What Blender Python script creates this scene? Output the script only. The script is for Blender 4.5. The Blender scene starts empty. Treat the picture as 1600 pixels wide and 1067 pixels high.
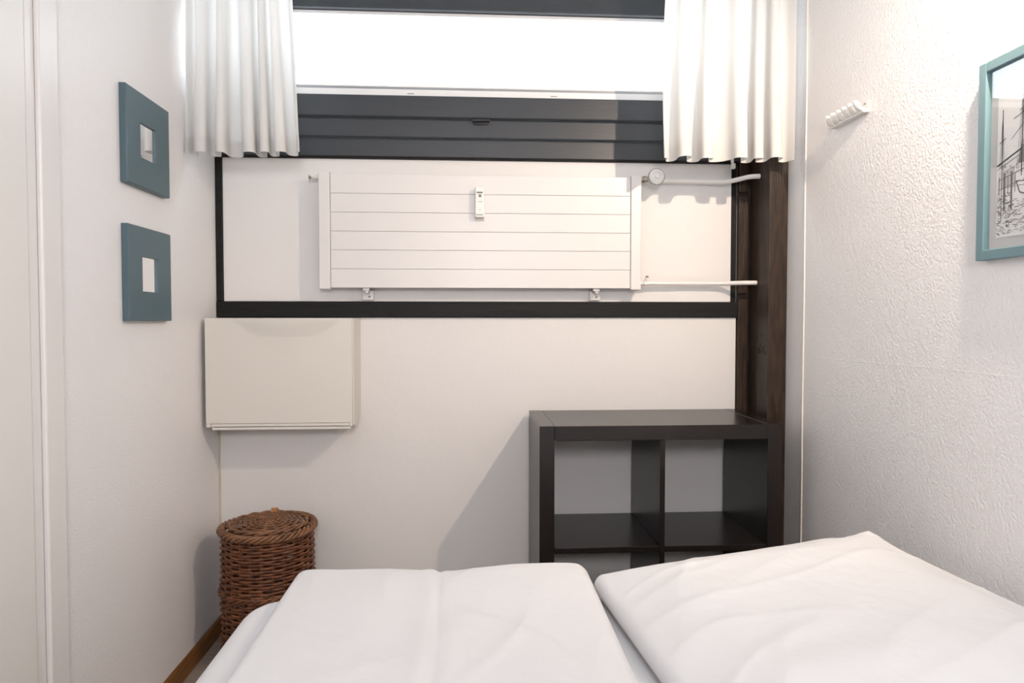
import bpy, bmesh, math, random
from mathutils import Vector, Matrix, noise

random.seed(7)
PI = math.pi
scene = bpy.context.scene
COL = scene.collection

# ------------------------------------------------------------------ camera
FPX = 1083.0
cam_data = bpy.data.cameras.new('camera')
cam_data.sensor_fit = 'HORIZONTAL'
cam_data.sensor_width = 36.0
cam_data.lens = FPX / 1600.0 * 36.0
cam_data.clip_start = 0.02
cam = bpy.data.objects.new('camera', cam_data)
cam.location = (0, 0, 1.15)
cam.rotation_euler = (math.radians(90 - 1.77), 0, math.radians(-3.5))
COL.objects.link(cam)
scene.camera = cam

# ------------------------------------------------------------------ sky, light levels, exposure
SKY_STRENGTH = 7.6
LAMP_WATTS = 54.0            # reading spot on the right wall, just right of the frame
LAMP_AIM = Vector((0.70, 2.60, 0.88))
LAMP_POS = Vector((1.03, 1.20, 2.05))
LAMP_COLOR = (1.0, 0.81, 0.63)
REAR_EMIT = 52.0             # glow of the unseen fill disc added behind the viewer
REAR_COLOR = (1.0, 0.975, 0.985)

world = bpy.data.worlds.new('overcast_sky')
scene.world = world
world.use_nodes = True
wn = world.node_tree.nodes
bg = wn.get('Background')
bg.inputs['Color'].default_value = (0.84, 0.93, 1.0, 1)
bg.inputs['Strength'].default_value = SKY_STRENGTH

vs = scene.view_settings
vs.view_transform = 'Standard'
vs.look = 'None'
vs.gamma = 1.0
vs.exposure = 0.0
vs.use_curve_mapping = False

# ------------------------------------------------------------------ materials
def mat(name, color, rough=0.6, spec=0.5, metal=0.0, bumps=(), vary=None, coat=0.0, emit=None):
    """bumps: (scale, distance, detail, stretch xyz); vary: (scale, amount, stretch xyz)"""
    m = bpy.data.materials.new(name)
    m.use_nodes = True
    nt = m.node_tree
    b = nt.nodes.get('Principled BSDF')
    b.inputs['Base Color'].default_value = (*color, 1)
    b.inputs['Roughness'].default_value = rough
    b.inputs['Specular IOR Level'].default_value = spec
    b.inputs['Metallic'].default_value = metal
    b.inputs['Coat Weight'].default_value = coat
    tc = nt.nodes.new('ShaderNodeTexCoord')

    def tex(scale, detail, stretch):
        mp = nt.nodes.new('ShaderNodeMapping')
        mp.inputs['Scale'].default_value = stretch
        nt.links.new(tc.outputs['Object'], mp.inputs['Vector'])
        n = nt.nodes.new('ShaderNodeTexNoise')
        n.inputs['Scale'].default_value = scale
        n.inputs['Detail'].default_value = detail
        nt.links.new(mp.outputs['Vector'], n.inputs['Vector'])
        return n
    prev = None
    for sc, dist, det, st in bumps:
        n = tex(sc, det, st)
        bp = nt.nodes.new('ShaderNodeBump')
        bp.inputs['Strength'].default_value = 1.0
        bp.inputs['Distance'].default_value = dist
        nt.links.new(n.outputs['Fac'], bp.inputs['Height'])
        if prev:
            nt.links.new(prev.outputs['Normal'], bp.inputs['Normal'])
        prev = bp
    if prev:
        nt.links.new(prev.outputs['Normal'], b.inputs['Normal'])
    if vary:
        sc, amt, st = vary
        n = tex(sc, 4.0, st)
        r = nt.nodes.new('ShaderNodeMapRange')
        r.inputs['From Min'].default_value = 0.3
        r.inputs['From Max'].default_value = 0.7
        r.inputs['To Min'].default_value = 1 - amt
        r.inputs['To Max'].default_value = 1 + amt
        nt.links.new(n.outputs['Fac'], r.inputs['Value'])
        mx = nt.nodes.new('ShaderNodeVectorMath')
        mx.operation = 'SCALE'
        mx.inputs[0].default_value = color
        nt.links.new(r.outputs['Result'], mx.inputs['Scale'])
        nt.links.new(mx.outputs['Vector'], b.inputs['Base Color'])
    if emit:
        b.inputs['Emission Color'].default_value = (*emit[0], 1)
        b.inputs['Emission Strength'].default_value = emit[1]
    return m

ONE = (1, 1, 1)
M = {}
M['woodchip_right'] = mat('woodchip_wallpaper_satin', (0.875, 0.855, 0.85), 0.34, 0.5, bumps=((150, 0.0021, 2.0, ONE),))
M['woodchip_left'] = mat('woodchip_wallpaper_matt', (0.875, 0.855, 0.85), 0.42, 0.5, bumps=((140, 0.0016, 2.0, ONE),))
M['plaster'] = mat('smooth_white_panel', (0.80, 0.775, 0.76), 0.55, 0.4, bumps=((9, 0.0025, 3, ONE), (160, 0.0003, 2, ONE)))
M['ceiling'] = mat('white_ceiling', (0.87, 0.865, 0.86), 0.8, 0.2)
M['floor'] = mat('grey_floor', (0.30, 0.25, 0.21), 0.45, 0.4, vary=(6, 0.15, (1, 8, 1)))
M['skirting'] = mat('brown_skirting', (0.20, 0.085, 0.025), 0.4, 0.5, vary=(14, 0.35, (8, 0.6, 8)), bumps=((60, 0.0004, 3, (6, 0.5, 6)),))
M['black_timber'] = mat('black_timber', (0.010, 0.0095, 0.009), 0.5, 0.22, bumps=((55, 0.0008, 4, (0.3, 4, 4)),), vary=(20, 0.3, (0.2, 3, 3)))
M['brown_timber'] = mat('dark_brown_timber', (0.036, 0.022, 0.0145), 0.42, 0.28, bumps=((50, 0.0012, 4, (4, 4, 0.35)),), vary=(18, 0.45, (3, 3, 0.6)))
M['anthracite'] = mat('anthracite_window_frame', (0.036, 0.041, 0.049), 0.38, 0.5, bumps=((80, 0.0003, 3, (0.15, 3, 3)),))
M['white_frame'] = mat('white_glazing_bead', (0.84, 0.84, 0.84), 0.4, 0.5)
M['grey_metal'] = mat('grey_metal', (0.32, 0.33, 0.35), 0.35, 0.5, metal=0.6)
M['door_paint'] = mat('cream_door_paint', (0.82, 0.795, 0.755), 0.4, 0.5)
M['casing_paint'] = mat('white_casing_paint', (0.82, 0.79, 0.77), 0.35, 0.5)
M['caulk'] = mat('aged_yellow_caulk', (0.62, 0.53, 0.40), 0.7, 0.3)
M['white_caulk'] = mat('white_caulk', (0.86, 0.80, 0.74), 0.4, 0.5)
M['radiator'] = mat('white_radiator_enamel', (0.765, 0.74, 0.725), 0.36, 0.5)
M['white_plastic'] = mat('white_plastic', (0.83, 0.81, 0.78), 0.35, 0.5)
M['cream_plastic'] = mat('cream_plastic', (0.735, 0.70, 0.645), 0.42, 0.4)
M['pipe'] = mat('white_pipe_paint', (0.82, 0.79, 0.76), 0.3, 0.5)
M['brass'] = mat('nickel_valve', (0.42, 0.38, 0.30), 0.35, 0.5, metal=0.9, vary=(120, 0.4, ONE))
M['dark_print'] = mat('dark_print', (0.03, 0.03, 0.035), 0.5, 0.4)
M['mid_print'] = mat('grey_print', (0.22, 0.22, 0.22), 0.5, 0.4)
M['teal'] = mat('teal_lacquer', (0.082, 0.135, 0.160), 0.42, 0.5, bumps=((300, 0.0001, 2, ONE),))
M['teal_light'] = mat('light_teal_lacquer', (0.150, 0.255, 0.285), 0.4, 0.5)
M['mirror'] = mat('mirror_glass', (0.93, 0.93, 0.93), 0.02, 0.5, metal=1.0)
M['mat_board'] = mat('grey_mat_board', (0.50, 0.505, 0.53), 0.8, 0.2)
M['paper'] = mat('print_paper', (0.73, 0.735, 0.76), 0.8, 0.2)
M['wenge'] = mat('black_brown_foil', (0.0085, 0.0056, 0.0048), 0.27, 0.5, bumps=((90, 0.00005, 3, (0.3, 4, 4)),), vary=(40, 0.22, (0.3, 5, 5)))
M['linen'] = mat('white_bed_linen', (0.735, 0.735, 0.75), 0.85, 0.15, bumps=((7, 0.006, 3, ONE), (26, 0.0016, 3, ONE)))
M['sheet'] = mat('white_fitted_sheet', (0.76, 0.76, 0.78), 0.85, 0.15, bumps=((6, 0.004, 3, ONE),))
M['bed_wood'] = mat('bed_frame_white', (0.7, 0.69, 0.67), 0.5, 0.4)
M['wicker'] = mat('brown_wicker', (0.150, 0.054, 0.022), 0.42, 0.5, vary=(35, 0.5, ONE), bumps=((400, 0.0003, 2, ONE),))
M['wicker_light'] = mat('tan_wicker', (0.195, 0.088, 0.040), 0.42, 0.5, vary=(30, 0.4, ONE))
M['wicker_pale'] = mat('orange_willow_wrap', (0.48, 0.22, 0.075), 0.4, 0.5)
M['chrome'] = mat('brushed_steel', (0.6, 0.6, 0.6), 0.3, 0.5, metal=1.0)
M['bulb'] = mat('lit_bulb', (1, 1, 1), 0.4, 0.3, emit=(LAMP_COLOR, 8.0))
M['fill_disc'] = mat('fill_glow', (0.9, 0.9, 0.9), 0.5, 0.3, emit=(REAR_COLOR, REAR_EMIT))  # emission of the added fill disc


def glass_mat(name, gloss):
    m = bpy.data.materials.new(name)
    m.use_nodes = True
    nt = m.node_tree
    nt.nodes.clear()
    out = nt.nodes.new('ShaderNodeOutputMaterial')
    mx = nt.nodes.new('ShaderNodeMixShader')
    tr = nt.nodes.new('ShaderNodeBsdfTransparent')
    tr.inputs['Color'].default_value = (0.98, 0.985, 0.985, 1)
    gl = nt.nodes.new('ShaderNodeBsdfGlossy')
    gl.inputs['Roughness'].default_value = 0.03
    mx.inputs['Fac'].default_value = gloss
    nt.links.new(tr.outputs[0], mx.inputs[1])
    nt.links.new(gl.outputs[0], mx.inputs[2])
    nt.links.new(mx.outputs[0], out.inputs['Surface'])
    return m

M['window_glass'] = glass_mat('window_glass', 0.05)
M['picture_glass'] = glass_mat('picture_glass', 0.09)


def cloth_mat(name, color, trans):
    m = mat(name, color, 0.9, 0.1, bumps=((500, 0.0002, 1, ONE),))
    nt = m.node_tree
    out = nt.nodes.get('Material Output')
    b = nt.nodes.get('Principled BSDF')
    t = nt.nodes.new('ShaderNodeBsdfTranslucent')
    t.inputs['Color'].default_value = (*color, 1)
    mx = nt.nodes.new('ShaderNodeMixShader')
    mx.inputs['Fac'].default_value = trans
    nt.links.new(b.outputs[0], mx.inputs[1])
    nt.links.new(t.outputs[0], mx.inputs[2])
    nt.links.new(mx.outputs[0], out.inputs['Surface'])
    return m

M['curtain'] = cloth_mat('cream_curtain_cloth', (0.86, 0.845, 0.825), 0.28)

# ------------------------------------------------------------------ mesh helpers
def new():
    return bmesh.new()


def box(bm, x0, x1, y0, y1, z0, z1, bevel=0.0, seg=2):
    vs_ = [bm.verts.new(p) for p in ((x0, y0, z0), (x1, y0, z0), (x1, y1, z0), (x0, y1, z0),
                                     (x0, y0, z1), (x1, y0, z1), (x1, y1, z1), (x0, y1, z1))]
    fs = [bm.faces.new([vs_[i] for i in q]) for q in ((0, 3, 2, 1), (4, 5, 6, 7), (0, 1, 5, 4), (1, 2, 6, 5), (2, 3, 7, 6), (3, 0, 4, 7))]
    if bevel > 0:
        es = set()
        for f in fs:
            es.update(f.edges)
        bmesh.ops.bevel(bm, geom=list(es), offset=bevel, segments=seg, affect='EDGES', profile=0.5)
    return bm


def tube(bm, pts, r, sides=8, closed=False, caps=True):
    pts = [Vector(p) for p in pts]
    n = len(pts)
    rs = r if isinstance(r, (list, tuple)) else [r] * n
    t0 = (pts[1] - pts[0]).normalized()
    ref = Vector((0, 0, 1)) if abs(t0.z) < 0.9 else Vector((1, 0, 0))
    nrm = (ref - t0 * ref.dot(t0)).normalized()
    rings = []
    for i in range(n):
        if closed:
            t = (pts[(i + 1) % n] - pts[i - 1]).normalized()
        else:
            t = (pts[min(i + 1, n - 1)] - pts[max(i - 1, 0)]).normalized()
        nrm = (nrm - t * nrm.dot(t)).normalized()
        bn = t.cross(nrm)
        rings.append([bm.verts.new(pts[i] + (nrm * math.cos(2 * PI * k / sides) + bn * math.sin(2 * PI * k / sides)) * rs[i]) for k in range(sides)])
    m = n if closed else n - 1
    for i in range(m):
        a, b = rings[i], rings[(i + 1) % n]
        for k in range(sides):
            bm.faces.new((a[k], a[(k + 1) % sides], b[(k + 1) % sides], b[k]))
    if caps and not closed:
        bm.faces.new(list(reversed(rings[0])))
        bm.faces.new(rings[-1])
    return bm


def lathe(bm, base, axis, prof, sides=28):
    """prof: (distance along axis, radius)"""
    base = Vector(base)
    ax = Vector(axis).normalized()
    ref = Vector((0, 0, 1)) if abs(ax.z) < 0.9 else Vector((1, 0, 0))
    n = (ref - ax * ref.dot(ax)).normalized()
    b = ax.cross(n)
    rings = []
    for d, r in prof:
        rings.append([bm.verts.new(base + ax * d + (n * math.cos(2 * PI * k / sides) + b * math.sin(2 * PI * k / sides)) * max(r, 1e-5)) for k in range(sides)])
    for a, c in zip(rings, rings[1:]):
        for k in range(sides):
            bm.faces.new((a[k], a[(k + 1) % sides], c[(k + 1) % sides], c[k]))
    bm.faces.new(list(reversed(rings[0])))
    bm.faces.new(rings[-1])
    return bm


ORG = {}


def smooth_by_angle(me, ang=35):
    for p in me.polygons:
        p.use_smooth = True
    try:
        me.set_sharp_from_angle(angle=math.radians(ang))
    except Exception:
        pass


def obj(name, bm, material, parent=None, origin=None, smooth=False, ang=35):
    """Mesh built in world coordinates; moved into the local frame of its thing."""
    if parent is not None:
        o_ = ORG[parent.name]
    else:
        o_ = Vector(origin) if origin is not None else Vector((0, 0, 0))
    bmesh.ops.translate(bm, verts=bm.verts, vec=-o_)
    bmesh.ops.recalc_face_normals(bm, faces=bm.faces)
    me = bpy.data.meshes.new(name)
    bm.to_mesh(me)
    bm.free()
    me.materials.append(material)
    if smooth:
        smooth_by_angle(me, ang)
    o = bpy.data.objects.new(name, me)
    COL.objects.link(o)
    if parent is not None:
        o.parent = parent
    else:
        o.location = o_
    ORG[o.name] = o_
    return o


def tag(o, label=None, cat=None, group=None, kind=None):
    if label:
        o['label'] = label
    if cat:
        o['category'] = cat
    if group:
        o['group'] = group
    if kind:
        o['kind'] = kind
    return o


def thing(name, loc, label=None, cat=None, group=None, kind=None):
    o = bpy.data.objects.new(name, None)
    o.empty_display_size = 0.05
    o.location = loc
    COL.objects.link(o)
    ORG[o.name] = Vector(loc)
    return tag(o, label, cat, group, kind)


def bx(name, material, parent, *dims, bevel=0.0, seg=2):
    return obj(name, box(new(), *dims, bevel=bevel, seg=seg), material, parent)

# ------------------------------------------------------------------ room dimensions
XL, XR = -0.922, 1.13        # left and right wall faces
YB, YF = 2.60, -1.20         # window wall face, wall behind the camera
ZC = 2.45                    # ceiling

# ------------------------------------------------------------------ room shell
def structure(name, bm, m, label, cat, origin=(0, 0, 0)):
    return tag(obj(name, bm, m, origin=origin), label, cat, kind='structure')

structure('floor', box(new(), XL - 0.1, XR + 0.1, YF - 0.1, YB + 0.1, -0.1, 0), M['floor'], 'grey brown floor beside the bed', 'floor')
structure('ceiling', box(new(), XL - 0.1, XR + 0.1, YF - 0.1, YB + 0.1, ZC, ZC + 0.1), M['ceiling'], 'white ceiling above the room', 'ceiling')
structure('wall_right', box(new(), XR, XR + 0.1, YF, YB, 0, ZC), M['woodchip_right'], 'white woodchip wall carrying the boat picture', 'wall')
structure('wall_front', box(new(), XL - 0.1, XR + 0.1, YF - 0.1, YF, 0, ZC), M['woodchip_left'], 'white wall behind the viewer', 'wall')
bm = new()
DY0, DY1, DZ = 0.64, 1.525, 2.02      # door opening in the left wall
box(bm, XL - 0.1, XL, DY1, YB, 0, ZC)
box(bm, XL - 0.1, XL, YF, DY0, 0, ZC)
box(bm, XL - 0.1, XL, DY0, DY1, DZ, ZC)
structure('wall_left', bm, M['woodchip_left'], 'white woodchip wall with the two teal mirrors', 'wall')

# window wall: masonry core with the opening, panels and timbers applied to it
WZ0, WZ1, WX0, WX1 = 1.752, 2.36, XL, 1.058
bm = new()
box(bm, XL - 0.1, XR + 0.1, YB + 0.012, YB + 0.10, 0, WZ0)
box(bm, XL - 0.1, XR + 0.1, YB + 0.012, YB + 0.10, WZ1, ZC)
box(bm, WX1, XR + 0.1, YB + 0.012, YB + 0.10, WZ0, WZ1)
box(bm, XL - 0.1, WX0, YB + 0.012, YB + 0.10, WZ0, WZ1)
box(bm, XL, XR, YB, YB + 0.012, WZ1, ZC)
wb = structure('wall_back', bm, M['plaster'], 'window wall with white panels between black timbers', 'wall')
o = obj('wall_panel', box(new(), -0.897, 0.996, YB, YB + 0.0118, 1.219, 1.742, bevel=0.001), M['plaster'], wb)
o = obj('wall_panel', box(new(), XL, 1.018, YB, YB + 0.0118, 0, 1.159, bevel=0.001), M['plaster'], wb)

def timber(n, dims, m, label, bevel=0.003):
    return tag(obj('trim_%d' % n, box(new(), *dims, bevel=bevel), m), label, 'timber', kind='structure')

timber(1, (XL, 1.022, 2.588, 2.6118, 1.1595, 1.2185), M['black_timber'], 'horizontal black timber rail under the radiator')
timber(2, (XL, -0.8975, 2.592, 2.6118, 1.2187, 1.742), M['black_timber'], 'thin black upright timber in the left corner')
timber(3, (XL, 1.022, 2.585, 2.6118, 1.7425, 1.7515), M['black_timber'], 'thin black sill strip under the window', 0.004)
timber(4, (0.9965, 1.0175, 2.6, 2.6118, 1.2187, 1.742), M['black_timber'], 'black gap strip right of the radiator panel', 0.001)
bm = new()
box(bm, 1.0225, 1.0575, 2.588, 2.6118, 1.250, 1.622, bevel=0.002)
box(bm, 1.0225, 1.0575, 2.588, 2.6118, 0.0, 1.229, bevel=0.002)
box(bm, 1.0225, 1.0575, 2.588, 2.6118, 1.635, 1.7515, bevel=0.002)
box(bm, 1.0225, 1.0705, 2.604, 2.6118, 0, 1.752)
tag(obj('trim_5', bm, M['brown_timber']), 'dark brown notched strip beside the corner post', 'timber', kind='structure')
# corner post: worn front block, set-back rear half with the pipe holes
bm = new()
box(bm, 1.062, XR - 0.0005, 2.41, 2.505, 0, ZC, bevel=0.003)
box(bm, 1.071, XR - 0.0005, 2.505, 2.6118, 0, ZC)
post = tag(obj('trim_6', bm, M['brown_timber']), 'dark brown timber corner post the heating pipes run into', 'post', kind='structure')
# chipped paint flakes at the worn spot of the post
bm = new()
rnd = random.Random(3)
for k in range(16):
    z = rnd.gauss(1.045, 0.03)
    y = rnd.uniform(2.425, 2.50)
    s = rnd.uniform(0.002, 0.008)
    pts = []
    for a in range(6):
        rr = s * rnd.uniform(0.5, 1.2)
        pts.append(bm.verts.new((1.0615, y + rr * math.cos(a * PI / 3), z + 1.5 * rr * math.sin(a * PI / 3))))
    f = bm.faces.new(pts)
    r = bmesh.ops.extrude_face_region(bm, geom=[f])
    bmesh.ops.translate(bm, verts=[v for v in r['geom'] if isinstance(v, bmesh.types.BMVert)], vec=(0.0012, 0, 0))
tag(obj('paint_flakes', bm, M['black_timber'], post), kind='stuff')

# vertical bead on the right wall and caulk in the left corner
bm = new()
tube(bm, [(XR, 2.284 + 0.0012 * math.sin(z * 9), z) for z in [0.02 + i * 0.06 for i in range(41)]], 0.0035, 8)
tag(obj('trim_7', bm, M['white_caulk'], smooth=True, ang=60), 'thin white vertical bead on the right wall', 'bead', kind='structure')
bm = new()
tube(bm, [(XL + 0.002, YB - 0.002, z) for z in [0.06 + i * 0.055 for i in range(21)]], [0.0035 + 0.0012 * math.sin(i * 2.3) for i in range(21)], 7)
tag(obj('trim_8', bm, M['caulk'], smooth=True, ang=60), 'yellowed caulk line in the left corner', 'caulk', kind='structure')
# faint horizontal paper seam on the right wall
bm = new()
tube(bm, [(XR + 0.0004, y, 1.030 + 0.003 * math.sin(y * 5)) for y in [0.2 + i * 0.052 for i in range(41)]], 0.0009, 6)
tag(obj('trim_9', bm, M['woodchip_right'], smooth=True, ang=60), 'faint horizontal wallpaper seam on the right wall', 'seam', kind='structure')

# skirting
def skirting(name, pts, label):
    bm = new()
    prof = [(0, 0), (0.012, 0), (0.012, 0.046), (0.008, 0.056), (0.003, 0.06), (0, 0.06)]
    (ax, ay), (bx_, by), (nx, ny) = pts
    rings = []
    for (x, y) in ((ax, ay), (bx_, by)):
        rings.append([bm.verts.new((x + nx * d, y + ny * d, h)) for d, h in prof])
    n = len(prof)
    for k in range(n):
        bm.faces.new((rings[0][k], rings[0][(k + 1) % n], rings[1][(k + 1) % n], rings[1][k]))
    bm.faces.new(rings[0])
    bm.faces.new(list(reversed(rings[1])))
    tag(obj(name, bm, M['skirting'], smooth=True), label, 'baseboard', kind='structure')

skirting('baseboard_left', ((XL, 1.62), (XL, YB), (1, 0)), 'brown wooden skirting along the left wall')
skirting('baseboard_back', ((XL + 0.0125, YB), (1.02, YB), (0, -1)), 'brown wooden skirting under the window wall')

# door in the left wall with its casing
door = thing('door_1', (XL, 1.08, 0), 'cream door with white casing at the left edge', 'door', kind='structure')
def casing(y0, y1, z0, z1, name='casing'):
    return bx(name, M['casing_paint'], door, XL, XL + 0.014, y0, y1, z0, z1, bevel=0.004)
casing(1.543, 1.612, 0, DZ + 0.07)
casing(0.555, 0.622, 0, DZ + 0.07)
casing(0.6225, 1.5425, DZ - 0.005, DZ + 0.07)
bx('door_stop', M['casing_paint'], door, XL - 0.030, XL + 0.004, 1.508, 1.5425, 0.0, DZ - 0.006, bevel=0.003)
bx('door_stop', M['casing_paint'], door, XL - 0.030, XL + 0.004, 0.6225, 0.655, 0.0, DZ - 0.006, bevel=0.003)
leaf = bx('door_leaf', M['door_paint'], door, XL - 0.045, XL + 0.009, 0.656, 1.506, 0.008, DZ - 0.010, bevel=0.006)
bm = new()
lathe(bm, (XL + 0.009, 0.72, 1.02), (1, 0, 0), [(0, 0.024), (0.006, 0.024), (0.007, 0.010), (0.045, 0.010)], 20)
tube(bm, [(XL + 0.05, 0.712, 1.02), (XL + 0.052, 0.76, 1.02), (XL + 0.052, 0.84, 1.02)], 0.009, 10)
obj('door_handle', bm, M['chrome'], leaf, smooth=True)

# ------------------------------------------------------------------ window
win = thing('window_1', (0.05, YB, WZ0), 'wide low window with anthracite frame and bright sky', 'window', kind='structure')
fx0, fx1 = XL + 0.001, WX1 - 0.001
bx('frame_rail', M['anthracite'], win, fx0, fx1, 2.612, 2.66, 1.753, 1.8215, bevel=0.003)
bx('frame_rail', M['anthracite'], win, fx0, fx1, 2.598, 2.66, 1.8235, 1.892, bevel=0.004)
bx('frame_rail', M['anthracite'], win, fx0 + 0.03, fx1 - 0.03, 2.584, 2.66, 1.8945, 1.973, bevel=0.004)
bx('frame_rail', M['anthracite'], win, fx0 + 0.03, fx1 - 0.03, 2.584, 2.66, 2.283, 2.356, bevel=0.004)
bx('frame_stile', M['anthracite'], win, fx0, fx0 + 0.0295, 2.598, 2.66, 1.8935, 2.358, bevel=0.003)
bx('frame_stile', M['anthracite'], win, fx1 - 0.0295, fx1, 2.598, 2.66, 1.8935, 2.358, bevel=0.003)
gx0, gx1 = fx0 + 0.031, fx1 - 0.031
bead = bx('glazing_bead', M['white_frame'], win, gx0, gx1, 2.600, 2.648, 1.9735, 2.000, bevel=0.003)
for x in (-0.215, 0.315):
    obj('clip', box(new(), x - 0.012, x + 0.012, 2.5985, 2.602, 1.9825, 1.9855), M['grey_metal'], bead)
bx('glazing_bead', M['white_frame'], win, gx0, gx1, 2.606, 2.648, 2.270, 2.2825, bevel=0.002)
bx('sealing_strip', M['grey_metal'], win, gx0, gx1, 2.606, 2.640, 2.0005, 2.0095, bevel=0.001)
bx('sealing_strip', M['pipe'], win, gx0, gx1, 2.610, 2.640, 2.0100, 2.016, bevel=0.001)
bx('glass_pane', M['window_glass'], win, gx0, gx1, 2.622, 2.626, 2.0165, 2.2695)
bx('outer_sill', M['grey_metal'], win, fx0 - 0.05, fx1 + 0.05, 2.662, 2.78, 1.94, 1.975, bevel=0.003)
bm = new()
box(bm, 0.018, 0.068, 2.590, 2.5975, 1.872, 1.889, bevel=0.003)
box(bm, 0.010, 0.076, 2.572, 2.590, 1.880, 1.888, bevel=0.003)
obj('latch', bm, M['dark_print'], win)

# ------------------------------------------------------------------ curtains
def make_curtain(name, label, xa_top, xb_top, xa_bot, xb_bot, zbot, ztop, y0, folds, phase, seed, edge_bow=0.0):
    NX, NZ = 40 * folds, 44
    rnd = random.Random(seed)
    warp = [rnd.uniform(-0.6, 0.6) for _ in range(6)]
    amps = [rnd.uniform(0.7, 1.25) for _ in range(folds + 2)]
    dips = [rnd.uniform(-1, 1) for _ in range(folds + 2)]

    def pt(s, t, off=0.0):
        """s across 0..1, t down 0 (top) .. 1 (bottom)"""
        z = ztop + (zbot - ztop) * t
        xa = xa_top + (xa_bot - xa_top) * t
        xb = xb_top + (xb_bot - xb_top) * t
        ph = folds * s + phase + 0.22 * math.sin(2 * PI * s * 1.3 + warp[0]) + 0.12 * math.sin(2 * PI * s * 2.7 + warp[1] + t * 0.8)
        ph += 0.10 * t * math.sin(5 * s + warp[2])
        k = folds * s
        i = int(min(max(k, 0), folds))
        fr = k - i
        am = amps[i] * (1 - fr) + amps[i + 1] * fr
        dp = dips[i] * (1 - fr) + dips[i + 1] * fr
        A = (0.018 + 0.018 * t ** 1.3) * am
        w = math.sin(2 * PI * ph)
        w = w * (1.12 - 0.12 * w * w)
        y = y0 + A * w + 0.006 * math.sin(3.1 * s + 2.2 * t + warp[3])
        B = (0.35 + 0.40 * t) * abs(xb - xa) / (2 * PI * folds)
        x = xa + (xb - xa) * s - B * math.sin(4 * PI * ph) * min(1.0, 8 * s, 8 * (1 - s))
        x += edge_bow * math.sin(PI * t) * (1 - s if edge_bow < 0 else s)
        zz = z + 0.004 * dp * t * t
        return Vector((x, y + off, zz))

    def sheet(t0, t1, nz, off):
        bm = new()
        g = [[bm.verts.new(pt(i / NX, t0 + (t1 - t0) * j / nz, off)) for i in range(NX + 1)] for j in range(nz + 1)]
        for j in range(nz):
            for i in range(NX):
                bm.faces.new((g[j][i], g[j][i + 1], g[j + 1][i + 1], g[j + 1][i]))
        return bm
    root = thing(name, ((xa_bot + xb_bot) / 2, y0, zbot), label, 'curtain', 'curtains at the window')
    obj('cloth', sheet(0, 1, NZ, 0.0), M['curtain'], root, smooth=True, ang=180)
    obj('hem', sheet(1 - 0.055 / (ztop - zbot), 1.0, 5, 0.0012), M['curtain'], root, smooth=True, ang=180)
    bm = new()
    for i in range(folds * 2):
        s = (i + 0.5) / (folds * 2)
        p = pt(s, 0)
        box(bm, p.x - 0.003, p.x + 0.003, y0 - 0.004, y0 + 0.004, ztop - 0.01, 2.43)
    tag(obj('glider_hooks', bm, M['white_plastic'], root), kind='stuff')
    return root

make_curtain('curtain', 'cream pleated curtain at the left side of the window', -0.908, -0.576, -0.911, -0.546, 1.690, 2.415, 2.325, 6, 0.72, 5)
make_curtain('curtain', 'cream pleated curtain at the right side by the post', 0.668, 1.108, 0.652, 1.100, 1.695, 2.415, 2.325, 6, 0.55, 12, edge_bow=-0.012)
rail = obj('curtain_rail', box(new(), XL + 0.003, XR - 0.003, 2.312, 2.338, 2.430, ZC - 0.0005, bevel=0.002), M['white_plastic'], origin=(0.1, 2.325, 2.43))
tag(rail, 'white ceiling rail carrying both curtains', 'rail')
pull = thing('blind_pull', (0.984, 2.585, 1.716), 'small white plastic pull hanging beneath the right curtain', 'pull')
bm = new()
box(bm, 0.979, 0.990, 2.560, 2.567, 1.738, 1.90, bevel=0.002)
obj('strip', bm, M['white_plastic'], pull, smooth=True)
bm = new()
box(bm, 0.980, 0.996, 2.556, 2.571, 1.716, 1.7375, bevel=0.004)
obj('grip', bm, M['white_plastic'], pull, smooth=True)
bx('bracket', M['white_plastic'], pull, 0.979, 0.990, 2.5672, 2.5835, 1.89, 1.90)

# ------------------------------------------------------------------ radiator
RY = 2.53
rad = thing('radiator', (0.046, 2.565, 1.262), 'long white flat panel radiator with horizontal grooves', 'radiator')
x0, x1 = -0.498, 0.592
zs = [1.266, 1.334, 1.402, 1.469, 1.537, 1.6045, 1.673]
obj('core', box(new(), x0, x1, RY + 0.0035, 2.578, 1.268, 1.671), M['radiator'], rad)
for a, b in zip(zs, zs[1:]):
    bx('front_panel', M['radiator'], rad, x0 + 0.001, x1 - 0.001, RY, RY + 0.0034, a + 0.0005, b - 0.0005, bevel=0.0014)
for a, b in ((-0.538, -0.4985), (0.5925, 0.631)):
    bx('end_cap', M['radiator'], rad, a, b, RY - 0.005, 2.580, 1.261, 1.679, bevel=0.003)
def bracket(x):
    bm = new()
    box(bm, x - 0.020, x + 0.020, 2.580, 2.5995, 1.224, 1.258, bevel=0.001)
    box(bm, x - 0.006, x + 0.006, 2.545, 2.582, 1.248, 1.2675, bevel=0.002)
    box(bm, x - 0.014, x + 0.010, 2.540, 2.560, 1.256, 1.2678, bevel=0.002)
    b = obj('bracket', bm, M['radiator'], rad, smooth=True)
    bm = new()
    lathe(bm, (x + 0.005, 2.580, 1.236), (0, -1, 0), [(0, 0.004), (0.002, 0.004), (0.003, 0.002)], 10)
    obj('screw', bm, M['mid_print'], b)
bracket(-0.372)
bracket(0.470)
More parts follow.
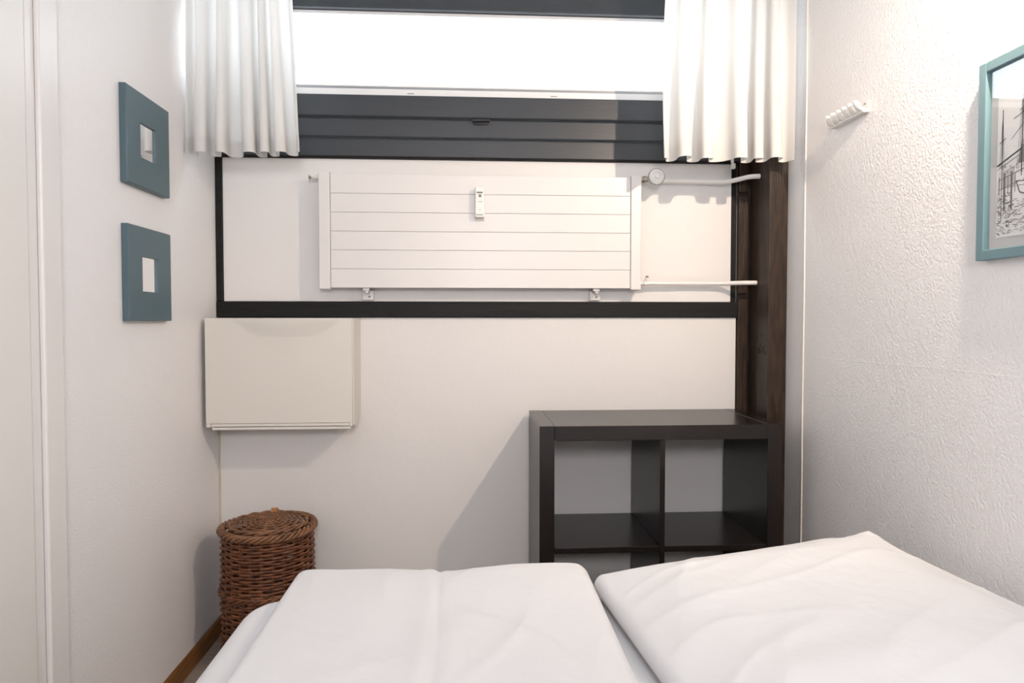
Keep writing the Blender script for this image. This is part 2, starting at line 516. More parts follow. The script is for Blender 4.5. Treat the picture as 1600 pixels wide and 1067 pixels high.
# air vent on the left
bm = new()
lathe(bm, (-0.538, 2.555, 1.664), (-1, 0, 0), [(0, 0.010), (0.004, 0.010), (0.004, 0.0085), (0.028, 0.0085), (0.030, 0.006)], 14)
vent = obj('air_vent', bm, M['radiator'], rad, smooth=True)
bm = new()
lathe(bm, (-0.568, 2.555, 1.664), (-1, 0, 0), [(0, 0.004), (0.010, 0.004)], 8)
box(bm, -0.578, -0.574, 2.549, 2.561, 1.656, 1.672)
obj('vent_screw', bm, M['brass'], vent)
# thermostatic valve top right
bm = new()
lathe(bm, (0.631, 2.552, 1.670), (1, 0, 0), [(0, 0.011), (0.008, 0.011), (0.008, 0.008), (0.012, 0.008), (0.012, 0.013), (0.024, 0.013), (0.024, 0.009), (0.060, 0.010)], 12)
lathe(bm, (0.682, 2.560, 1.670), (0, -1, 0), [(0, 0.013), (0.012, 0.014), (0.022, 0.012)], 14)
obj('valve_body', bm, M['brass'], rad, smooth=True)
bm = new()
lathe(bm, (0.683, 2.538, 1.673), (0, -1, 0), [(0, 0.024), (0.004, 0.030), (0.022, 0.029), (0.030, 0.027), (0.034, 0.022), (0.035, 0.013), (0.033, 0.012), (0.033, 0.010), (0.037, 0.008), (0.038, 0.001)], 32)
knob = obj('thermostat_knob', bm, M['white_plastic'], rad, smooth=True)
bm = new()
for k in range(22):
    a = 2 * PI * k / 22
    cx, cz = 0.683 + 0.0297 * math.cos(a), 1.673 + 0.0297 * math.sin(a)
    box(bm, cx - 0.0014, cx + 0.0014, 2.511, 2.519, cz - 0.0014, cz + 0.0014)
for k in range(6):
    a = PI * (0.15 + 0.14 * k)
    cx, cz = 0.683 + 0.0175 * math.cos(a), 1.673 + 0.0175 * math.sin(a)
    box(bm, cx - 0.0008, cx + 0.0008, 2.5030, 2.5045, cz - 0.0015, cz + 0.0015)
tag(obj('dial_marks', bm, M['mid_print'], knob), kind='stuff')
# lockshield valve bottom right
bm = new()
lathe(bm, (0.631, 2.560, 1.287), (1, 0, 0), [(0, 0.009), (0.008, 0.009), (0.008, 0.006), (0.018, 0.006), (0.018, 0.010), (0.038, 0.010), (0.038, 0.007), (0.050, 0.007)], 12)
lathe(bm, (0.660, 2.560, 1.287), (0, -0.35, 1), [(0, 0.008), (0.014, 0.008), (0.014, 0.0065), (0.024, 0.0065)], 12)
lock = obj('lockshield_valve', bm, M['pipe'], rad, smooth=True)
bm = new()
lathe(bm, (0.660, 2.5515, 1.3098), (0, -0.6, 1), [(0, 0.0055), (0.003, 0.0055)], 10)
obj('valve_cap', bm, M['mid_print'], lock)


def smooth_path(pts, n=10):
    pts = [Vector(p) for p in pts]
    out = []
    for i in range(len(pts) - 1):
        p0, p1, p2, p3 = pts[max(i - 1, 0)], pts[i], pts[i + 1], pts[min(i + 2, len(pts) - 1)]
        for k in range(n):
            t = k / n
            out.append(0.5 * ((2 * p1) + (-p0 + p2) * t + (2 * p0 - 5 * p1 + 4 * p2 - p3) * t * t + (-p0 + 3 * p1 - 3 * p2 + p3) * t ** 3))
    out.append(pts[-1])
    return out

p = thing('heating_pipe', (0.9, 2.55, 1.66), 'white upper heating pipe bending from thermostat knob to post', 'pipe', 'heating pipes')
bm = new()
tube(bm, smooth_path([(0.692, 2.566, 1.668), (0.80, 2.568, 1.6675), (0.90, 2.568, 1.667), (0.955, 2.564, 1.667), (0.99, 2.535, 1.670), (1.02, 2.503, 1.674), (1.045, 2.492, 1.675), (1.0615, 2.491, 1.675)]), 0.0088, 12)
obj('tube', bm, M['pipe'], p, smooth=True, ang=60)
bm = new()
lathe(bm, (1.0618, 2.491, 1.675), (-1, 0, 0), [(0, 0.012), (0.002, 0.012), (0.002, 0.009)], 16)
obj('collar', bm, M['dark_print'], p)
p = thing('heating_pipe', (0.9, 2.55, 1.28), 'white straight lower heating pipe from radiator base to post', 'pipe', 'heating pipes')
bm = new()
tube(bm, smooth_path([(0.681, 2.563, 1.287), (0.80, 2.566, 1.2873), (0.90, 2.566, 1.2876), (0.955, 2.562, 1.2877), (0.99, 2.540, 1.288), (1.02, 2.518, 1.288), (1.045, 2.513, 1.288), (1.0615, 2.512, 1.288)]), 0.0082, 12)
obj('tube', bm, M['pipe'], p, smooth=True, ang=60)
bm = new()
lathe(bm, (1.0618, 2.512, 1.288), (-1, 0, 0), [(0, 0.011), (0.002, 0.011), (0.002, 0.0085)], 16)
obj('collar', bm, M['dark_print'], p)

# heat meter clipped to the radiator
hm = thing('heat_meter', (0.037, 2.515, 1.513), 'slim white heat meter with small display on the radiator', 'heat meter')
bx('housing', M['white_plastic'], hm, 0.0205, 0.0535, 2.500, 2.5295, 1.518, 1.628, bevel=0.004, seg=3)
bx('base_plate', M['cream_plastic'], hm, 0.0195, 0.0545, 2.522, 2.5298, 1.512, 1.5175, bevel=0.001)
bx('display', M['mid_print'], hm, 0.0265, 0.0475, 2.4992, 2.501, 1.6035, 1.6095)
bm = new()
box(bm, 0.0335, 0.0425, 2.4993, 2.501, 1.5905, 1.5995)
lg = obj('logo_square', bm, M['dark_print'], hm)
bm = new()
box(bm, 0.0373, 0.0387, 2.4988, 2.4993, 1.5925, 1.5975)
box(bm, 0.0355, 0.0405, 2.4988, 2.4993, 1.5943, 1.5957)
obj('logo_cross', bm, M['white_plastic'], lg)
bm = new()
box(bm, 0.029, 0.042, 2.4994, 2.501, 1.5738, 1.5748)
box(bm, 0.0425, 0.0440, 2.4994, 2.501, 1.5705, 1.5762)
for i, (a, b) in enumerate(((0.0255, 0.0290), (0.0300, 0.0330), (0.0340, 0.0375), (0.0385, 0.0415), (0.0425, 0.0480))):
    box(bm, a, b, 2.4994, 2.501, 1.5255, 1.5290)
box(bm, 0.0320, 0.0420, 2.4994, 2.501, 1.5450, 1.5458)
box(bm, 0.0350, 0.0390, 2.4994, 2.501, 1.5385, 1.5392)
tag(obj('printed_marks', bm, M['mid_print'], hm), kind='stuff')

# ------------------------------------------------------------------ shoe cabinet
cab = thing('shoe_cabinet', (-0.655, 2.52, 0.772), 'cream plastic tip-out shoe cabinet hung under the rail', 'cabinet')
cx0, cx1, cy0, cy1, cz0, cz1 = -0.905, -0.408, 2.432, 2.5995, 0.772, 1.1565
# body: box whose lower front is cut back at a slant
bm = new()
prof = [(cy1, cz1), (cy0 + 0.012, cz1), (cy0 + 0.012, cz0 + 0.012), (cy0 + 0.03, cz0), (cy1 - 0.02, cz0 + 0.02), (cy1, cz0 + 0.035)]
rings = [[bm.verts.new((x, y, z)) for y, z in prof] for x in (cx0 + 0.003, cx1 + 0.004)]
n = len(prof)
for k in range(n):
    bm.faces.new((rings[0][k], rings[0][(k + 1) % n], rings[1][(k + 1) % n], rings[1][k]))
bm.faces.new(rings[0])
bm.faces.new(list(reversed(rings[1])))
bmesh.ops.bevel(bm, geom=list(bm.edges), offset=0.002, segments=2, affect='EDGES')
obj('body', bm, M['cream_plastic'], cab)
# front flap, its top bulged outward to give a dark band of shade
bm = new()
NX, NZ = 64, 48
sx, half, drop = -0.628, 0.185, 0.088

def bulge(x, z):
    q = ((x - sx) / half) ** 2
    if q >= 1:
        return 0.0
    zlim = cz1 - drop * (1 - q) ** 0.8
    t = (z - zlim) / (cz1 - zlim + 1e-6)
    t = min(max(t, 0), 1)
    return -0.017 * (1 - q) ** 0.8 * t * t * (3 - 2 * t)

g = []
fz0 = cz0 + 0.022
for j in range(NZ + 1):
    z = fz0 + (cz1 - fz0) * (j / NZ)
    g.append([bm.verts.new((cx0 + (cx1 - cx0) * i / NX, cy0 + bulge(cx0 + (cx1 - cx0) * i / NX, z), z)) for i in range(NX + 1)])
gb = [[bm.verts.new((cx0 + (cx1 - cx0) * i / NX, cy0 + 0.011 + bulge(cx0 + (cx1 - cx0) * i / NX, z), z)) for i in (range(NX + 1))] for z in (fz0, cz1)]
for j in range(NZ):
    for i in range(NX):
        bm.faces.new((g[j][i], g[j][i + 1], g[j + 1][i + 1], g[j + 1][i]))
for i in range(NX):
    bm.faces.new((gb[0][i + 1], gb[0][i], gb[1][i], gb[1][i + 1]))
    bm.faces.new((g[0][i + 1], g[0][i], gb[0][i], gb[0][i + 1]))
    bm.faces.new((g[NZ][i], g[NZ][i + 1], gb[1][i + 1], gb[1][i]))
for i in (0, NX):
    bm.faces.new([g[j][i] for j in range(NZ + 1)] + [gb[1][i], gb[0][i]])
flap = obj('front_flap', bm, M['cream_plastic'], cab, smooth=True, ang=40)
bx('bottom_lip', M['cream_plastic'], cab, cx0 + 0.016, cx1 - 0.010, cy0 + 0.001, cy0 + 0.012, cz0 + 0.0105, cz0 + 0.0205, bevel=0.001)
bx('bottom_lip', M['cream_plastic'], cab, cx0 + 0.020, cx1 - 0.006, cy0 + 0.003, cy0 + 0.030, cz0 - 0.001, cz0 + 0.008, bevel=0.001)
for a in (cx0, cx1 - 0.009):
    bx('lip_corner', M['cream_plastic'], cab, a, a + (0.0145 if a == cx0 else 0.009), cy0 + 0.0005, cy0 + 0.012, cz0 + 0.0085, cz0 + 0.0215, bevel=0.001)

# ------------------------------------------------------------------ cube shelf
sh = thing('cube_shelf', (0.617, 2.375, 0), 'black brown two by two cube shelf behind the bed', 'shelf')
sx0, sx1, sy0, sy1, sz1 = 0.221, 1.013, 2.18, 2.57, 0.813
T = 0.048
bx('side_panel', M['wenge'], sh, sx0, sx0 + T, sy0, sy1, 0, sz1, bevel=0.0015)
bx('side_panel', M['wenge'], sh, sx1 - T, sx1, sy0, sy1, 0, sz1, bevel=0.0015)
bx('top_panel', M['wenge'], sh, sx0 + T + 0.0006, sx1 - T - 0.0006, sy0, sy1, sz1 - T, sz1 - 0.0005, bevel=0.0015)
bx('bottom_panel', M['wenge'], sh, sx0 + T + 0.0006, sx1 - T - 0.0006, sy0, sy1, 0, T, bevel=0.0015)
xm = 0.6185
bx('divider', M['wenge'], sh, xm - 0.0085, xm + 0.0085, sy0 + 0.001, sy1, T + 0.0006, sz1 - T - 0.0006, bevel=0.001)
bx('shelf_board', M['wenge'], sh, sx0 + T + 0.0006, xm - 0.009, sy0 + 0.001, sy1, 0.402, 0.421, bevel=0.001)
bx('shelf_board', M['wenge'], sh, xm + 0.009, sx1 - T - 0.0006, sy0 + 0.001, sy1, 0.402, 0.421, bevel=0.001)

# ------------------------------------------------------------------ square teal mirrors on the left wall
def wall_mirror(label, zlo):
    y0, y1, z0, z1 = 1.905, 2.165, zlo, zlo + 0.260
    xb, xf = XL + 0.0005, XL + 0.020
    r = thing('wall_mirror', (XL, 2.035, zlo), label, 'mirror', 'square teal mirrors')
    oy0, oy1, oz0, oz1 = 1.980, 2.076, zlo + 0.082, zlo + 0.178
    bm = new()
    loops = []
    ch = 0.003
    spec = [((y0, y1, z0, z1), xb), ((y0, y1, z0, z1), xf - ch), ((y0 + ch, y1 - ch, z0 + ch, z1 - ch), xf),
            ((oy0, oy1, oz0, oz1), xf), ((oy0, oy1, oz0, oz1), xb)]
    for (a, b, c, d), x in spec:
        loops.append([bm.verts.new(p) for p in ((x, a, c), (x, b, c), (x, b, d), (x, a, d))])
    loops.append(loops[0])
    for A, B in zip(loops, loops[1:]):
        for k in range(4):
            bm.faces.new((A[k], A[(k + 1) % 4], B[(k + 1) % 4], B[k]))
    obj('frame', bm, M['teal'], r)
    bx('mirror_glass', M['mirror'], r, xf - 0.0080, xf - 0.0055, oy0 + 0.0003, oy1 - 0.0003, oz0 + 0.0003, oz1 - 0.0003)

wall_mirror('upper of two square teal framed mirrors on left wall', 1.5165)
wall_mirror('lower of two square teal framed mirrors on left wall', 1.1475)

# ------------------------------------------------------------------ coat hook rack on the right wall
hk = thing('hook_rack', (XR, 2.005, 1.74), 'white plastic strip of six scalloped coat hooks', 'hooks')
ry0, ry1, rz0 = 1.912, 2.095, 1.738
bx('back_strip', M['white_plastic'], hk, XR - 0.006, XR - 0.0003, ry0, ry1, rz0, rz0 + 0.034, bevel=0.002)
bx('ledge', M['white_plastic'], hk, XR - 0.020, XR - 0.0062, ry0, ry1, rz0, rz0 + 0.010, bevel=0.002)
for k in range(6):
    yc = ry0 + (k + 0.5) * (ry1 - ry0) / 6
    bm = new()
    # upturned cupped tongue
    NU, NV = 10, 8
    outer, inner = [], []
    for j in range(NV + 1):
        t = j / NV
        row_o, row_i = [], []
        for i in range(NU + 1):
            a = -1 + 2 * i / NU
            wv = 0.0100 * math.sqrt(max(0.0, 1 - (max(0, t - 0.45) / 0.56) ** 2))
            x = XR - 0.010 - 0.031 * math.sin(t * PI / 2) + 0.003 * a * a
            z = rz0 + 0.002 + 0.034 * (1 - math.cos(t * PI / 2))
            row_o.append(bm.verts.new((x, yc + wv * a, z)))
            row_i.append(bm.verts.new((x + 0.0075 * t, yc + wv * a, z + 0.010 * (1 - t) ** 0.7 + 0.001)))
        outer.append(row_o)
        inner.append(row_i)
    for j in range(NV):
        for i in range(NU):
            bm.faces.new((outer[j][i], outer[j][i + 1], outer[j + 1][i + 1], outer[j + 1][i]))
            bm.faces.new((inner[j][i + 1], inner[j][i], inner[j + 1][i], inner[j + 1][i + 1]))
    for j in range(NV):
        for i in (0, NU):
            bm.faces.new((outer[j][i], outer[j + 1][i], inner[j + 1][i], inner[j][i]))
    for i in range(NU):
        bm.faces.new((outer[0][i], inner[0][i], inner[0][i + 1], outer[0][i + 1]))
        bm.faces.new((outer[NV][i + 1], inner[NV][i + 1], inner[NV][i], outer[NV][i]))
    obj('hook', bm, M['white_plastic'], hk, smooth=True, ang=50)
for k in (0, 4):
    yc = ry0 + (k + 0.5) * (ry1 - ry0) / 6
    bm = new()
    lathe(bm, (XR - 0.0062, yc, rz0 + 0.027), (-1, 0, 0), [(0, 0.003), (0.001, 0.003), (0.0015, 0.0015)], 10)
    obj('screw', bm, M['mid_print'], hk)

# ------------------------------------------------------------------ boat picture on the right wall
pic = thing('framed_picture', (XR, 1.30, 1.279), 'light teal framed boat drawing on the right wall', 'picture')
py0, py1, pz0, pz1 = 1.135, 1.462, 1.279, 1.703
RW, xf, xb = 0.022, XR - 0.022, XR - 0.0005
bx('frame_rail', M['teal_light'], pic, xf, xb, py1 - RW, py1, pz0, pz1, bevel=0.002)
bx('frame_rail', M['teal_light'], pic, xf, xb, py0, py0 + RW, pz0, pz1, bevel=0.002)
bx('frame_rail', M['teal_light'], pic, xf, xb, py0 + RW + 0.0004, py1 - RW - 0.0004, pz0, pz0 + RW, bevel=0.002)
bx('frame_rail', M['teal_light'], pic, xf, xb, py0 + RW + 0.0004, py1 - RW - 0.0004, pz1 - RW, pz1, bevel=0.002)
iy0, iy1, iz0, iz1 = py0 + RW + 0.001, py1 - RW - 0.001, pz0 + RW + 0.001, pz1 - RW - 0.001
bx('mat_board', M['mat_board'], pic, XR - 0.009, XR - 0.006, iy0, iy1, iz0, iz1)
qy0, qy1, qz0, qz1 = iy0 + 0.022, iy1 - 0.020, iz0 + 0.022, iz1 - 0.022
prn = bx('print', M['paper'], pic, XR - 0.0096, XR - 0.0091, qy0, qy1, qz0, qz1)
bx('glass', M['picture_glass'], pic, XR - 0.0145, XR - 0.0130, iy0, iy1, iz0, iz1)
# ink drawing: a runs rightwards from the paper's left edge, b up from its lower edge (fractions)
PW, PH = qy1 - qy0, qz1 - qz0
XI = XR - 0.0099

def ink(name, lines=(), polys=(), m=None):
    bm = new()
    for (a0, b0, a1, b1, w) in lines:
        p0 = Vector((qy1 - a0 * PW, qz0 + b0 * PH))
        p1 = Vector((qy1 - a1 * PW, qz0 + b1 * PH))
        d = p1 - p0
        if d.length < 1e-6:
            continue
        nn = Vector((-d.y, d.x)).normalized() * (w / 2)
        bm.faces.new([bm.verts.new((XI, q.x, q.y)) for q in (p0 + nn, p1 + nn, p1 - nn, p0 - nn)])
    for k, pl in enumerate(polys):
        bm.faces.new([bm.verts.new((XI + 0.0001, qy1 - a * PW, qz0 + b * PH)) for a, b in pl])
    return tag(obj(name, bm, m or M['dark_print'], prn), kind='stuff')

rk = random.Random(21)
L = []
# masts, yards, shrouds
for (a, b0, b1, w) in ((0.055, 0.10, 0.80, 0.0022), (0.275, 0.36, 0.93, 0.0026), (0.46, 0.30, 0.96, 0.0026), (0.70, 0.33, 0.88, 0.0022), (0.86, 0.30, 0.76, 0.0018)):
    L.append((a, b0, a + 0.006, b1, w))
    L.append((a - 0.030, b0 + (b1 - b0) * 0.72 - 0.01, a + 0.045, b0 + (b1 - b0) * 0.72 + 0.012, 0.0014))
    for s in (-0.055, -0.03, 0.03, 0.06):
        L.append((a + 0.004, b1 - 0.03, a + s, b0 + 0.02, 0.0005))
L.append((0.0, 0.455, 0.27, 0.525, 0.0030))
L.append((0.0, 0.43, 0.27, 0.495, 0.0012))
L.append((0.16, 0.60, 0.40, 0.74, 0.0012))
L.append((0.18, 0.72, 0.36, 0.76, 0.0014))
for a in (0.09, 0.17):
    L.append((a, 0.17, a, 0.40, 0.0050))
for a in (0.03, 0.13, 0.21):
    L.append((a, 0.27, a, 0.38, 0.0018))
L += [(0.02, 0.36, 0.30, 0.40, 0.0018), (0.02, 0.30, 0.25, 0.33, 0.0012)]
# hull outlines
hull = [(0.22, 0.335), (0.26, 0.262), (0.36, 0.235), (0.55, 0.245), (0.66, 0.31)]
for p0, p1 in zip(hull, hull[1:]):
    L.append((*p0, *p1, 0.0026))
L += [(0.22, 0.335, 0.40, 0.315, 0.0020), (0.40, 0.315, 0.66, 0.31, 0.0020), (0.24, 0.305, 0.64, 0.285, 0.0012),
      (0.30, 0.325, 0.32, 0.375, 0.0014), (0.32, 0.375, 0.46, 0.375, 0.0014), (0.46, 0.375, 0.50, 0.32, 0.0014)]
# background hatching and water
for k in range(320):
    a = rk.uniform(0.0, 0.97)
    b = rk.uniform(0.02, 0.22)
    ln = rk.uniform(0.015, 0.05)
    L.append((a, b, min(a + ln, 0.995), b + rk.uniform(-0.006, 0.010), rk.uniform(0.0006, 0.0016)))
for k in range(70):
    a = rk.uniform(0.0, 0.16)
    b = rk.uniform(0.02, 0.28)
    L.append((a, b, a + rk.uniform(0.01, 0.04), b + rk.uniform(-0.02, 0.02), rk.uniform(0.0008, 0.0018)))
for k in range(60):
    a = rk.uniform(0.02, 0.95)
    b = rk.uniform(0.38, 0.46)
    L.append((a, b, a + 0.012, b + rk.uniform(-0.02, 0.03), 0.0008))
ink('ink_lines', L)
ink('ink_shading', polys=[[(0.235, 0.44), (0.265, 0.55), (0.62, 0.55), (0.68, 0.46), (0.50, 0.43)], [(0.72, 0.36), (0.76, 0.45), (0.99, 0.45), (0.99, 0.37)]], m=M['mid_print'])
ink('ink_tone', polys=[[(0.05, 0.30), (0.05, 0.41), (0.20, 0.43), (0.21, 0.30)], [(0.25, 0.555), (0.36, 0.62), (0.60, 0.56)]],
    m=mat('pale_ink_wash', (0.42, 0.41, 0.41), 0.8, 0.2))

# ------------------------------------------------------------------ bed
def slab(name, parent, material, cx, cy, w, l, ztop, zbot, R, r, disp=None, nx=60, ny=70, rot=0.0, origin=None, taper=0.0, smooth=180):
    """soft rounded slab: corner radius R in plan, edge radius r; disp(u, v, e) lifts the top"""
    bm = new()

    def axis(n):
        out = []
        for i in range(n + 1):
            s = -1 + 2 * i / n
            out.append(math.copysign(1 - (1 - abs(s)) ** 1.45, s))
        return out
    us, vs2 = axis(nx), axis(ny)
    ca, sa = math.cos(rot), math.sin(rot)

    def plan(u, v, grow=0.0):
        x, y = u * w / 2, v * l / 2
        ex, ey = w / 2 - R, l / 2 - R
        if abs(x) > ex and abs(y) > ey:
            dx, dy = abs(x) - ex, abs(y) - ey
            k = max(dx, dy) / math.hypot(dx, dy)
            x, y = math.copysign(ex + dx * k, x), math.copysign(ey + dy * k, y)
            e = R - max(dx, dy)
        else:
            e = min(w / 2 - abs(x), l / 2 - abs(y))
        x *= 1 + grow / (w / 2)
        y *= 1 + grow / (l / 2)
        return cx + x * ca - y * sa, cy + x * sa + y * ca, e
    top = []
    for v in vs2:
        row = []
        for u in us:
            x, y, e = plan(u, v)
            d = disp(u, v, e, x, y) if disp else 0.0
            rr = min(r, 0.98 * (ztop + d - zbot))
            q = max(0.0, rr - e)
            z = ztop + d - rr + math.sqrt(max(0.0, rr * rr - q * q))
            row.append(bm.verts.new((x, y, z)))
        top.append(row)
    for j in range(ny):
        for i in range(nx):
            bm.faces.new((top[j][i], top[j][i + 1], top[j + 1][i + 1], top[j + 1][i]))
    ring = [(j, 0) for j in range(ny)] + [(ny, i) for i in range(nx)] + [(j, nx) for j in range(ny, 0, -1)] + [(0, i) for i in range(nx, 0, -1)]
    prev = [top[j][i] for j, i in ring]
    steps = 6
    for k in range(1, steps + 1):
        t = k / steps
        cur = []
        for (j, i), pv in zip(ring, [top[j][i] for j, i in ring]):
            z = pv.co.z + (zbot - pv.co.z) * t
            x, y, _ = plan(us[i], vs2[j], -taper * t * t)
            cur.append(bm.verts.new((x, y, z)))
        for a in range(len(ring)):
            b = (a + 1) % len(ring)
            bm.faces.new((prev[a], prev[b], cur[b], cur[a]))
        prev = cur
    bm.faces.new(prev)
    return obj(name, bm, material, parent, origin=origin, smooth=True, ang=smooth)


def fbm(x, y, s, seed):
    return noise.fractal(Vector((x * s + seed, y * s - seed, seed * 0.37)), 1.0, 2.0, 3)


def ridge(x, y, ang, s, seed):
    """long soft creases running along direction ang"""
    c, q = math.cos(ang), math.sin(ang)
    a, b = x * c + y * q, -x * q + y * c
    n = noise.noise(Vector((a * s * 0.28 + seed, b * s + 0.5 * noise.noise(Vector((x * 3, y * 3, seed))), seed)))
    return max(0.0, 1 - abs(n) * 4.5) ** 2

bed = thing('bed', (0.285, 0.65, 0), 'low double bed with white fitted sheet before the window', 'bed')
BX0, BX1, BY0, BY1 = -0.520, 1.085, -0.36, 1.665
for x in (BX0 + 0.08, BX1 - 0.14):
    for y in (BY0 + 0.08, BY1 - 0.14):
        bx('leg', M['bed_wood'], bed, x, x + 0.06, y, y + 0.06, 0, 0.1495, bevel=0.003)
bx('bed_frame', M['bed_wood'], bed, BX0 + 0.03, BX1 - 0.03, BY0 + 0.03, BY1 - 0.03, 0.15, 0.27, bevel=0.004)
slab('mattress', bed, M['sheet'], (BX0 + BX1) / 2, (BY0 + BY1) / 2, BX1 - BX0 - 0.02, BY1 - BY0 - 0.02, 0.485, 0.2705, 0.08, 0.05, nx=16, ny=16)
slab('fitted_sheet', bed, M['sheet'], (BX0 + BX1) / 2, (BY0 + BY1) / 2, BX1 - BX0, BY1 - BY0, 0.500, 0.275, 0.10, 0.055,
     disp=lambda u, v, e, x, y: 0.002 * (fbm(x, y, 2.2, 3.1) - 1) * min(1, e / 0.06), nx=70, ny=90)

def duvet_disp(u, v, e, x, y):
    f = min(1, e / 0.05)
    d = 0.006 * fbm(x, y, 3.0, 8.2) * (0.5 + 0.5 * f)
    d += 0.0032 * ridge(x, y, 1.25, 5.5, 1.7) * f + 0.0026 * ridge(x, y, 1.9, 6.5, 5.2) * f
    d -= 0.0045 * math.exp(-((x + 0.070 + 0.006 * math.sin(y * 4)) / 0.006) ** 2)
    d += 0.0030 * math.exp(-((x + 0.092 + 0.006 * math.sin(y * 4)) / 0.016) ** 2)
    d -= 0.010 * math.exp(-((x + 0.05) / 0.10) ** 2) * max(0, v) ** 3
    d += 0.006 * math.exp(-((x - 0.18) / 0.10) ** 2) * max(0, v) ** 3
    d -= 0.008 * math.exp(-((x - 0.285) / 0.025) ** 2)
    return d

duvet = slab('folded_duvet', None, M['linen'], -0.062, 1.13, 0.690, 1.04, 0.564, 0.5045, 0.030, 0.024, disp=duvet_disp, nx=150, ny=150,
             origin=(-0.062, 1.13, 0.503))
tag(duvet, 'flat white folded duvet with a centre crease, left of the pillow', 'duvet')

def pillow_disp(u, v, e, x, y):
    f = min(1, e / 0.16)
    puff = math.sin(f * PI / 2)
    s = (u + 1) / 2
    d = 0.012 + 0.062 * s ** 0.9 + 0.055 * puff * (0.7 + 0.3 * math.cos(1.5 * u))
    d += 0.010 * math.exp(-(((u - 0.93) / 0.10) ** 2 + ((v - 0.97) / 0.2) ** 2))
    d -= 0.008 * math.exp(-(((u - 0.70) / 0.09) ** 2 + ((v - 1.0) / 0.2) ** 2))
    d += 0.007 * fbm(x, y, 3.3, 2.4) * min(1, e / 0.05)
    g2 = min(1, e / 0.04)
    d += 0.0035 * ridge(x, y, 0.25, 6.0, 9.1) * g2 + 0.003 * ridge(x, y, 1.0, 6.0, 3.3) * g2
    return d

pillow = slab('pillow', None, M['linen'], 0.682, 1.268, 0.722, 0.735, 0.536, 0.504, 0.016, 0.020, disp=pillow_disp, nx=130, ny=130,
              rot=math.radians(5.5), origin=(0.688, 1.262, 0.504), taper=0.02)
tag(pillow, 'plump white pillow leaning up towards the right wall', 'pillow')

# ------------------------------------------------------------------ wicker hamper
HX, HY, HZ, HR = -0.690, 2.400, 0.440, 0.146
bas = thing('wicker_hamper', (HX, HY, 0), 'round brown wicker hamper with lid in the left corner', 'basket')
NS = 26
bm = new()
rw = random.Random(11)
for i in range(40):
    z = 0.012 + i * 0.0105
    pts = []
    seg = NS * 4
    ph = i * PI
    rr = HR + rw.uniform(-0.0012, 0.0012)
    for k in range(seg):
        a = 2 * PI * k / seg
        r = rr + 0.0046 * math.sin(a * NS / 2 + ph)
        pts.append((HX + r * math.cos(a), HY + r * math.sin(a), z + 0.0012 * math.sin(a * 3 + i * 1.7)))
    tube(bm, pts, 0.0050 + rw.uniform(-0.0005, 0.0004), 6, closed=True)
tag(obj('woven_wall', bm, M['wicker'], bas, smooth=True, ang=80), kind='stuff')
bm = new()
for k in range(NS):
    a = 2 * PI * (k + 0.0) / NS
    tube(bm, [(HX + HR * math.cos(a), HY + HR * math.sin(a), z) for z in (0.004, 0.15, 0.30, HZ)], 0.0034, 6)
tag(obj('stakes', bm, M['wicker'], bas, smooth=True, ang=80), kind='stuff')
bm = new()
lathe(bm, (HX, HY, 0.0), (0, 0, 1), [(0, HR - 0.006), (0.010, HR - 0.006)], 40)
obj('base', bm, M['wicker'], bas)


def braid(cx, cy, cz, R, dr, dz, strands, turns, rad, wob=0.0, segs=220):
    bm = new()
    for s in range(strands):
        pts = []
        o2 = 2 * PI * s / strands
        for k in range(segs):
            a = 2 * PI * k / segs
            q = a * turns + o2
            r = R + dr * math.cos(q)
            pts.append((cx + r * math.cos(a), cy + r * math.sin(a), cz + dz * math.sin(q) + wob * math.sin(2 * a + 0.6)))
        tube(bm, pts, rad, 6, closed=True)
    return bm

tag(obj('rim_braid', braid(HX, HY, HZ + 0.004, HR + 0.004, 0.0090, 0.0085, 4, 11, 0.0060, 0.002), M['wicker_light'], bas, smooth=True, ang=80), kind='stuff')
tag(obj('middle_band', braid(HX, HY, 0.243, HR + 0.008, 0.0035, 0.0060, 3, 12, 0.0050), M['wicker'], bas, smooth=True, ang=80), kind='stuff')
# lid: domed spiral weave on spokes, rolled rim, two willow hinge wraps
LZ, LR = HZ + 0.016, 0.126

def dome(r):
    return LZ + 0.014 * (1 - (r / LR) ** 2)
bm = new()
r = 0.010
i = 0
while r < LR - 0.008:
    pts = []
    seg = 96
    for k in range(seg):
        a = 2 * PI * k / seg
        pts.append((HX + r * math.cos(a), HY + r * math.sin(a), dome(r) + 0.0022 * math.sin(a * 9 + i * PI)))
    tube(bm, pts, 0.0033, 5, closed=True)
    r += 0.0085
    i += 1
lid = tag(obj('lid_weave', bm, M['wicker_light'], bas, smooth=True, ang=80), kind='stuff')
bm = new()
for k in range(18):
    a = PI * k / 9
    tube(bm, [(HX + q * math.cos(a), HY + q * math.sin(a), dome(q)) for q in (0.0, 0.04, 0.08, LR)], 0.0030, 5)
for k in range(3):
    tube(bm, [(HX - 0.03, HY - 0.012 + 0.012 * k, dome(0) + 0.004), (HX + 0.03, HY - 0.012 + 0.012 * k, dome(0) + 0.004)], 0.003, 6)
tag(obj('lid_spokes', bm, M['wicker_light'], lid, smooth=True, ang=80), kind='stuff')
tag(obj('lid_rim', braid(HX, HY, LZ + 0.001, LR, 0.0040, 0.0040, 2, 9, 0.0050), M['wicker_light'], lid, smooth=True, ang=80), kind='stuff')
bm = new()
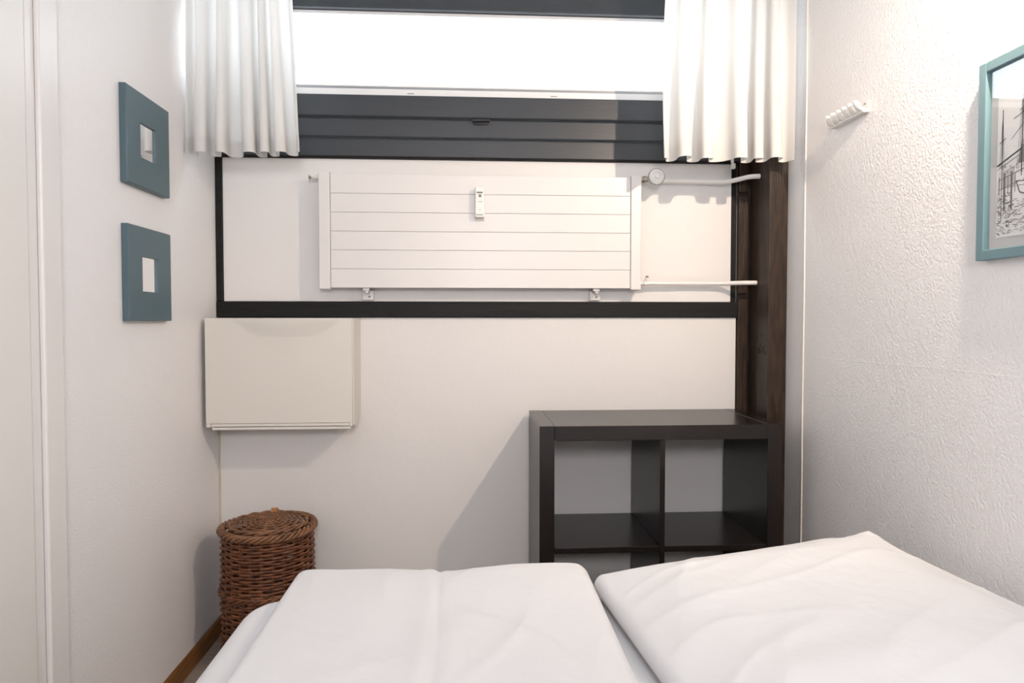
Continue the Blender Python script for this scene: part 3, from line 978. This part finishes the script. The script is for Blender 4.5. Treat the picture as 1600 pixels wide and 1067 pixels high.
for k in range(4):
    a = PI / 2 + 0.04 + 0.045 * k
    c = Vector((HX + (LR + 0.004) * math.cos(a), HY + (LR + 0.004) * math.sin(a), LZ + 0.002))
    rad_v = Vector((math.cos(a), math.sin(a), 0))
    tube(bm, [c + rad_v * 0.0155 * math.cos(t) + Vector((0, 0, 0.0125 * math.sin(t))) for t in [2 * PI * q / 14 for q in range(14)]], 0.0030, 6, closed=True)
obj('hinge_wrap', bm, M['wicker_pale'], lid, smooth=True, ang=80)

# ------------------------------------------------------------------ spot lamp and added fill light (both outside the photograph's frame)
aim = (LAMP_AIM - LAMP_POS).normalized()
wl = thing('spot_lamp', (XR, LAMP_POS.y, LAMP_POS.z), 'small white spot lamp on the right wall above the boat picture', 'lamp')
bm = new()
lathe(bm, (XR - 0.0005, LAMP_POS.y - 0.07, LAMP_POS.z + 0.06), (-1, 0, 0), [(0, 0.04), (0.012, 0.04), (0.018, 0.034), (0.019, 0.008)], 28)
obj('wall_plate', bm, M['white_plastic'], wl, smooth=True)
back = LAMP_POS - aim * 0.062
bm = new()
tube(bm, smooth_path([(XR - 0.018, LAMP_POS.y - 0.07, LAMP_POS.z + 0.06), (XR - 0.045, LAMP_POS.y - 0.075, LAMP_POS.z + 0.06), tuple(back + Vector((0.012, -0.01, 0.012))), tuple(back)], 6), 0.006, 10)
obj('arm', bm, M['chrome'], wl, smooth=True, ang=60)
bm = new()
lathe(bm, back, aim, [(0, 0.012), (0.004, 0.022), (0.030, 0.026), (0.050, 0.034), (0.050, 0.032), (0.030, 0.024), (0.012, 0.020)], 28)
obj('shade', bm, M['white_plastic'], wl, smooth=True)
bm = new()
lathe(bm, back + aim * 0.014, aim, [(0, 0.012), (0.020, 0.016), (0.034, 0.016), (0.040, 0.008)], 20)
obj('bulb', bm, M['bulb'], wl, smooth=True, ang=80)
ld = bpy.data.lights.new('bulb_light', 'SPOT')
ld.energy = LAMP_WATTS
ld.color = LAMP_COLOR
ld.shadow_soft_size = 0.018
ld.spot_size = math.radians(142)
ld.spot_blend = 1.0
lo = bpy.data.objects.new('bulb_light', ld)
COL.objects.link(lo)
lo.location = LAMP_POS
lo.rotation_euler = aim.to_track_quat('-Z', 'Y').to_euler()

RLX, RLZ = 0.15, 1.75  # unseen glowing disc, added on the rear wall as general fill
cl = thing('fill_light', (RLX, YF, RLZ), 'round fill light added behind the viewer', 'lamp')
bm = new()
lathe(bm, (RLX, YF + 0.0005, RLZ), (0, 1, 0), [(0, 0.245), (0.045, 0.245), (0.050, 0.235)], 48)
obj('housing', bm, M['white_plastic'], cl, smooth=True)
bm = new()
lathe(bm, (RLX, YF + 0.0508, RLZ), (0, 1, 0), [(0, 0.233), (0.008, 0.228), (0.015, 0.18)], 48)
obj('fill_disc', bm, M['fill_disc'], cl, smooth=True)
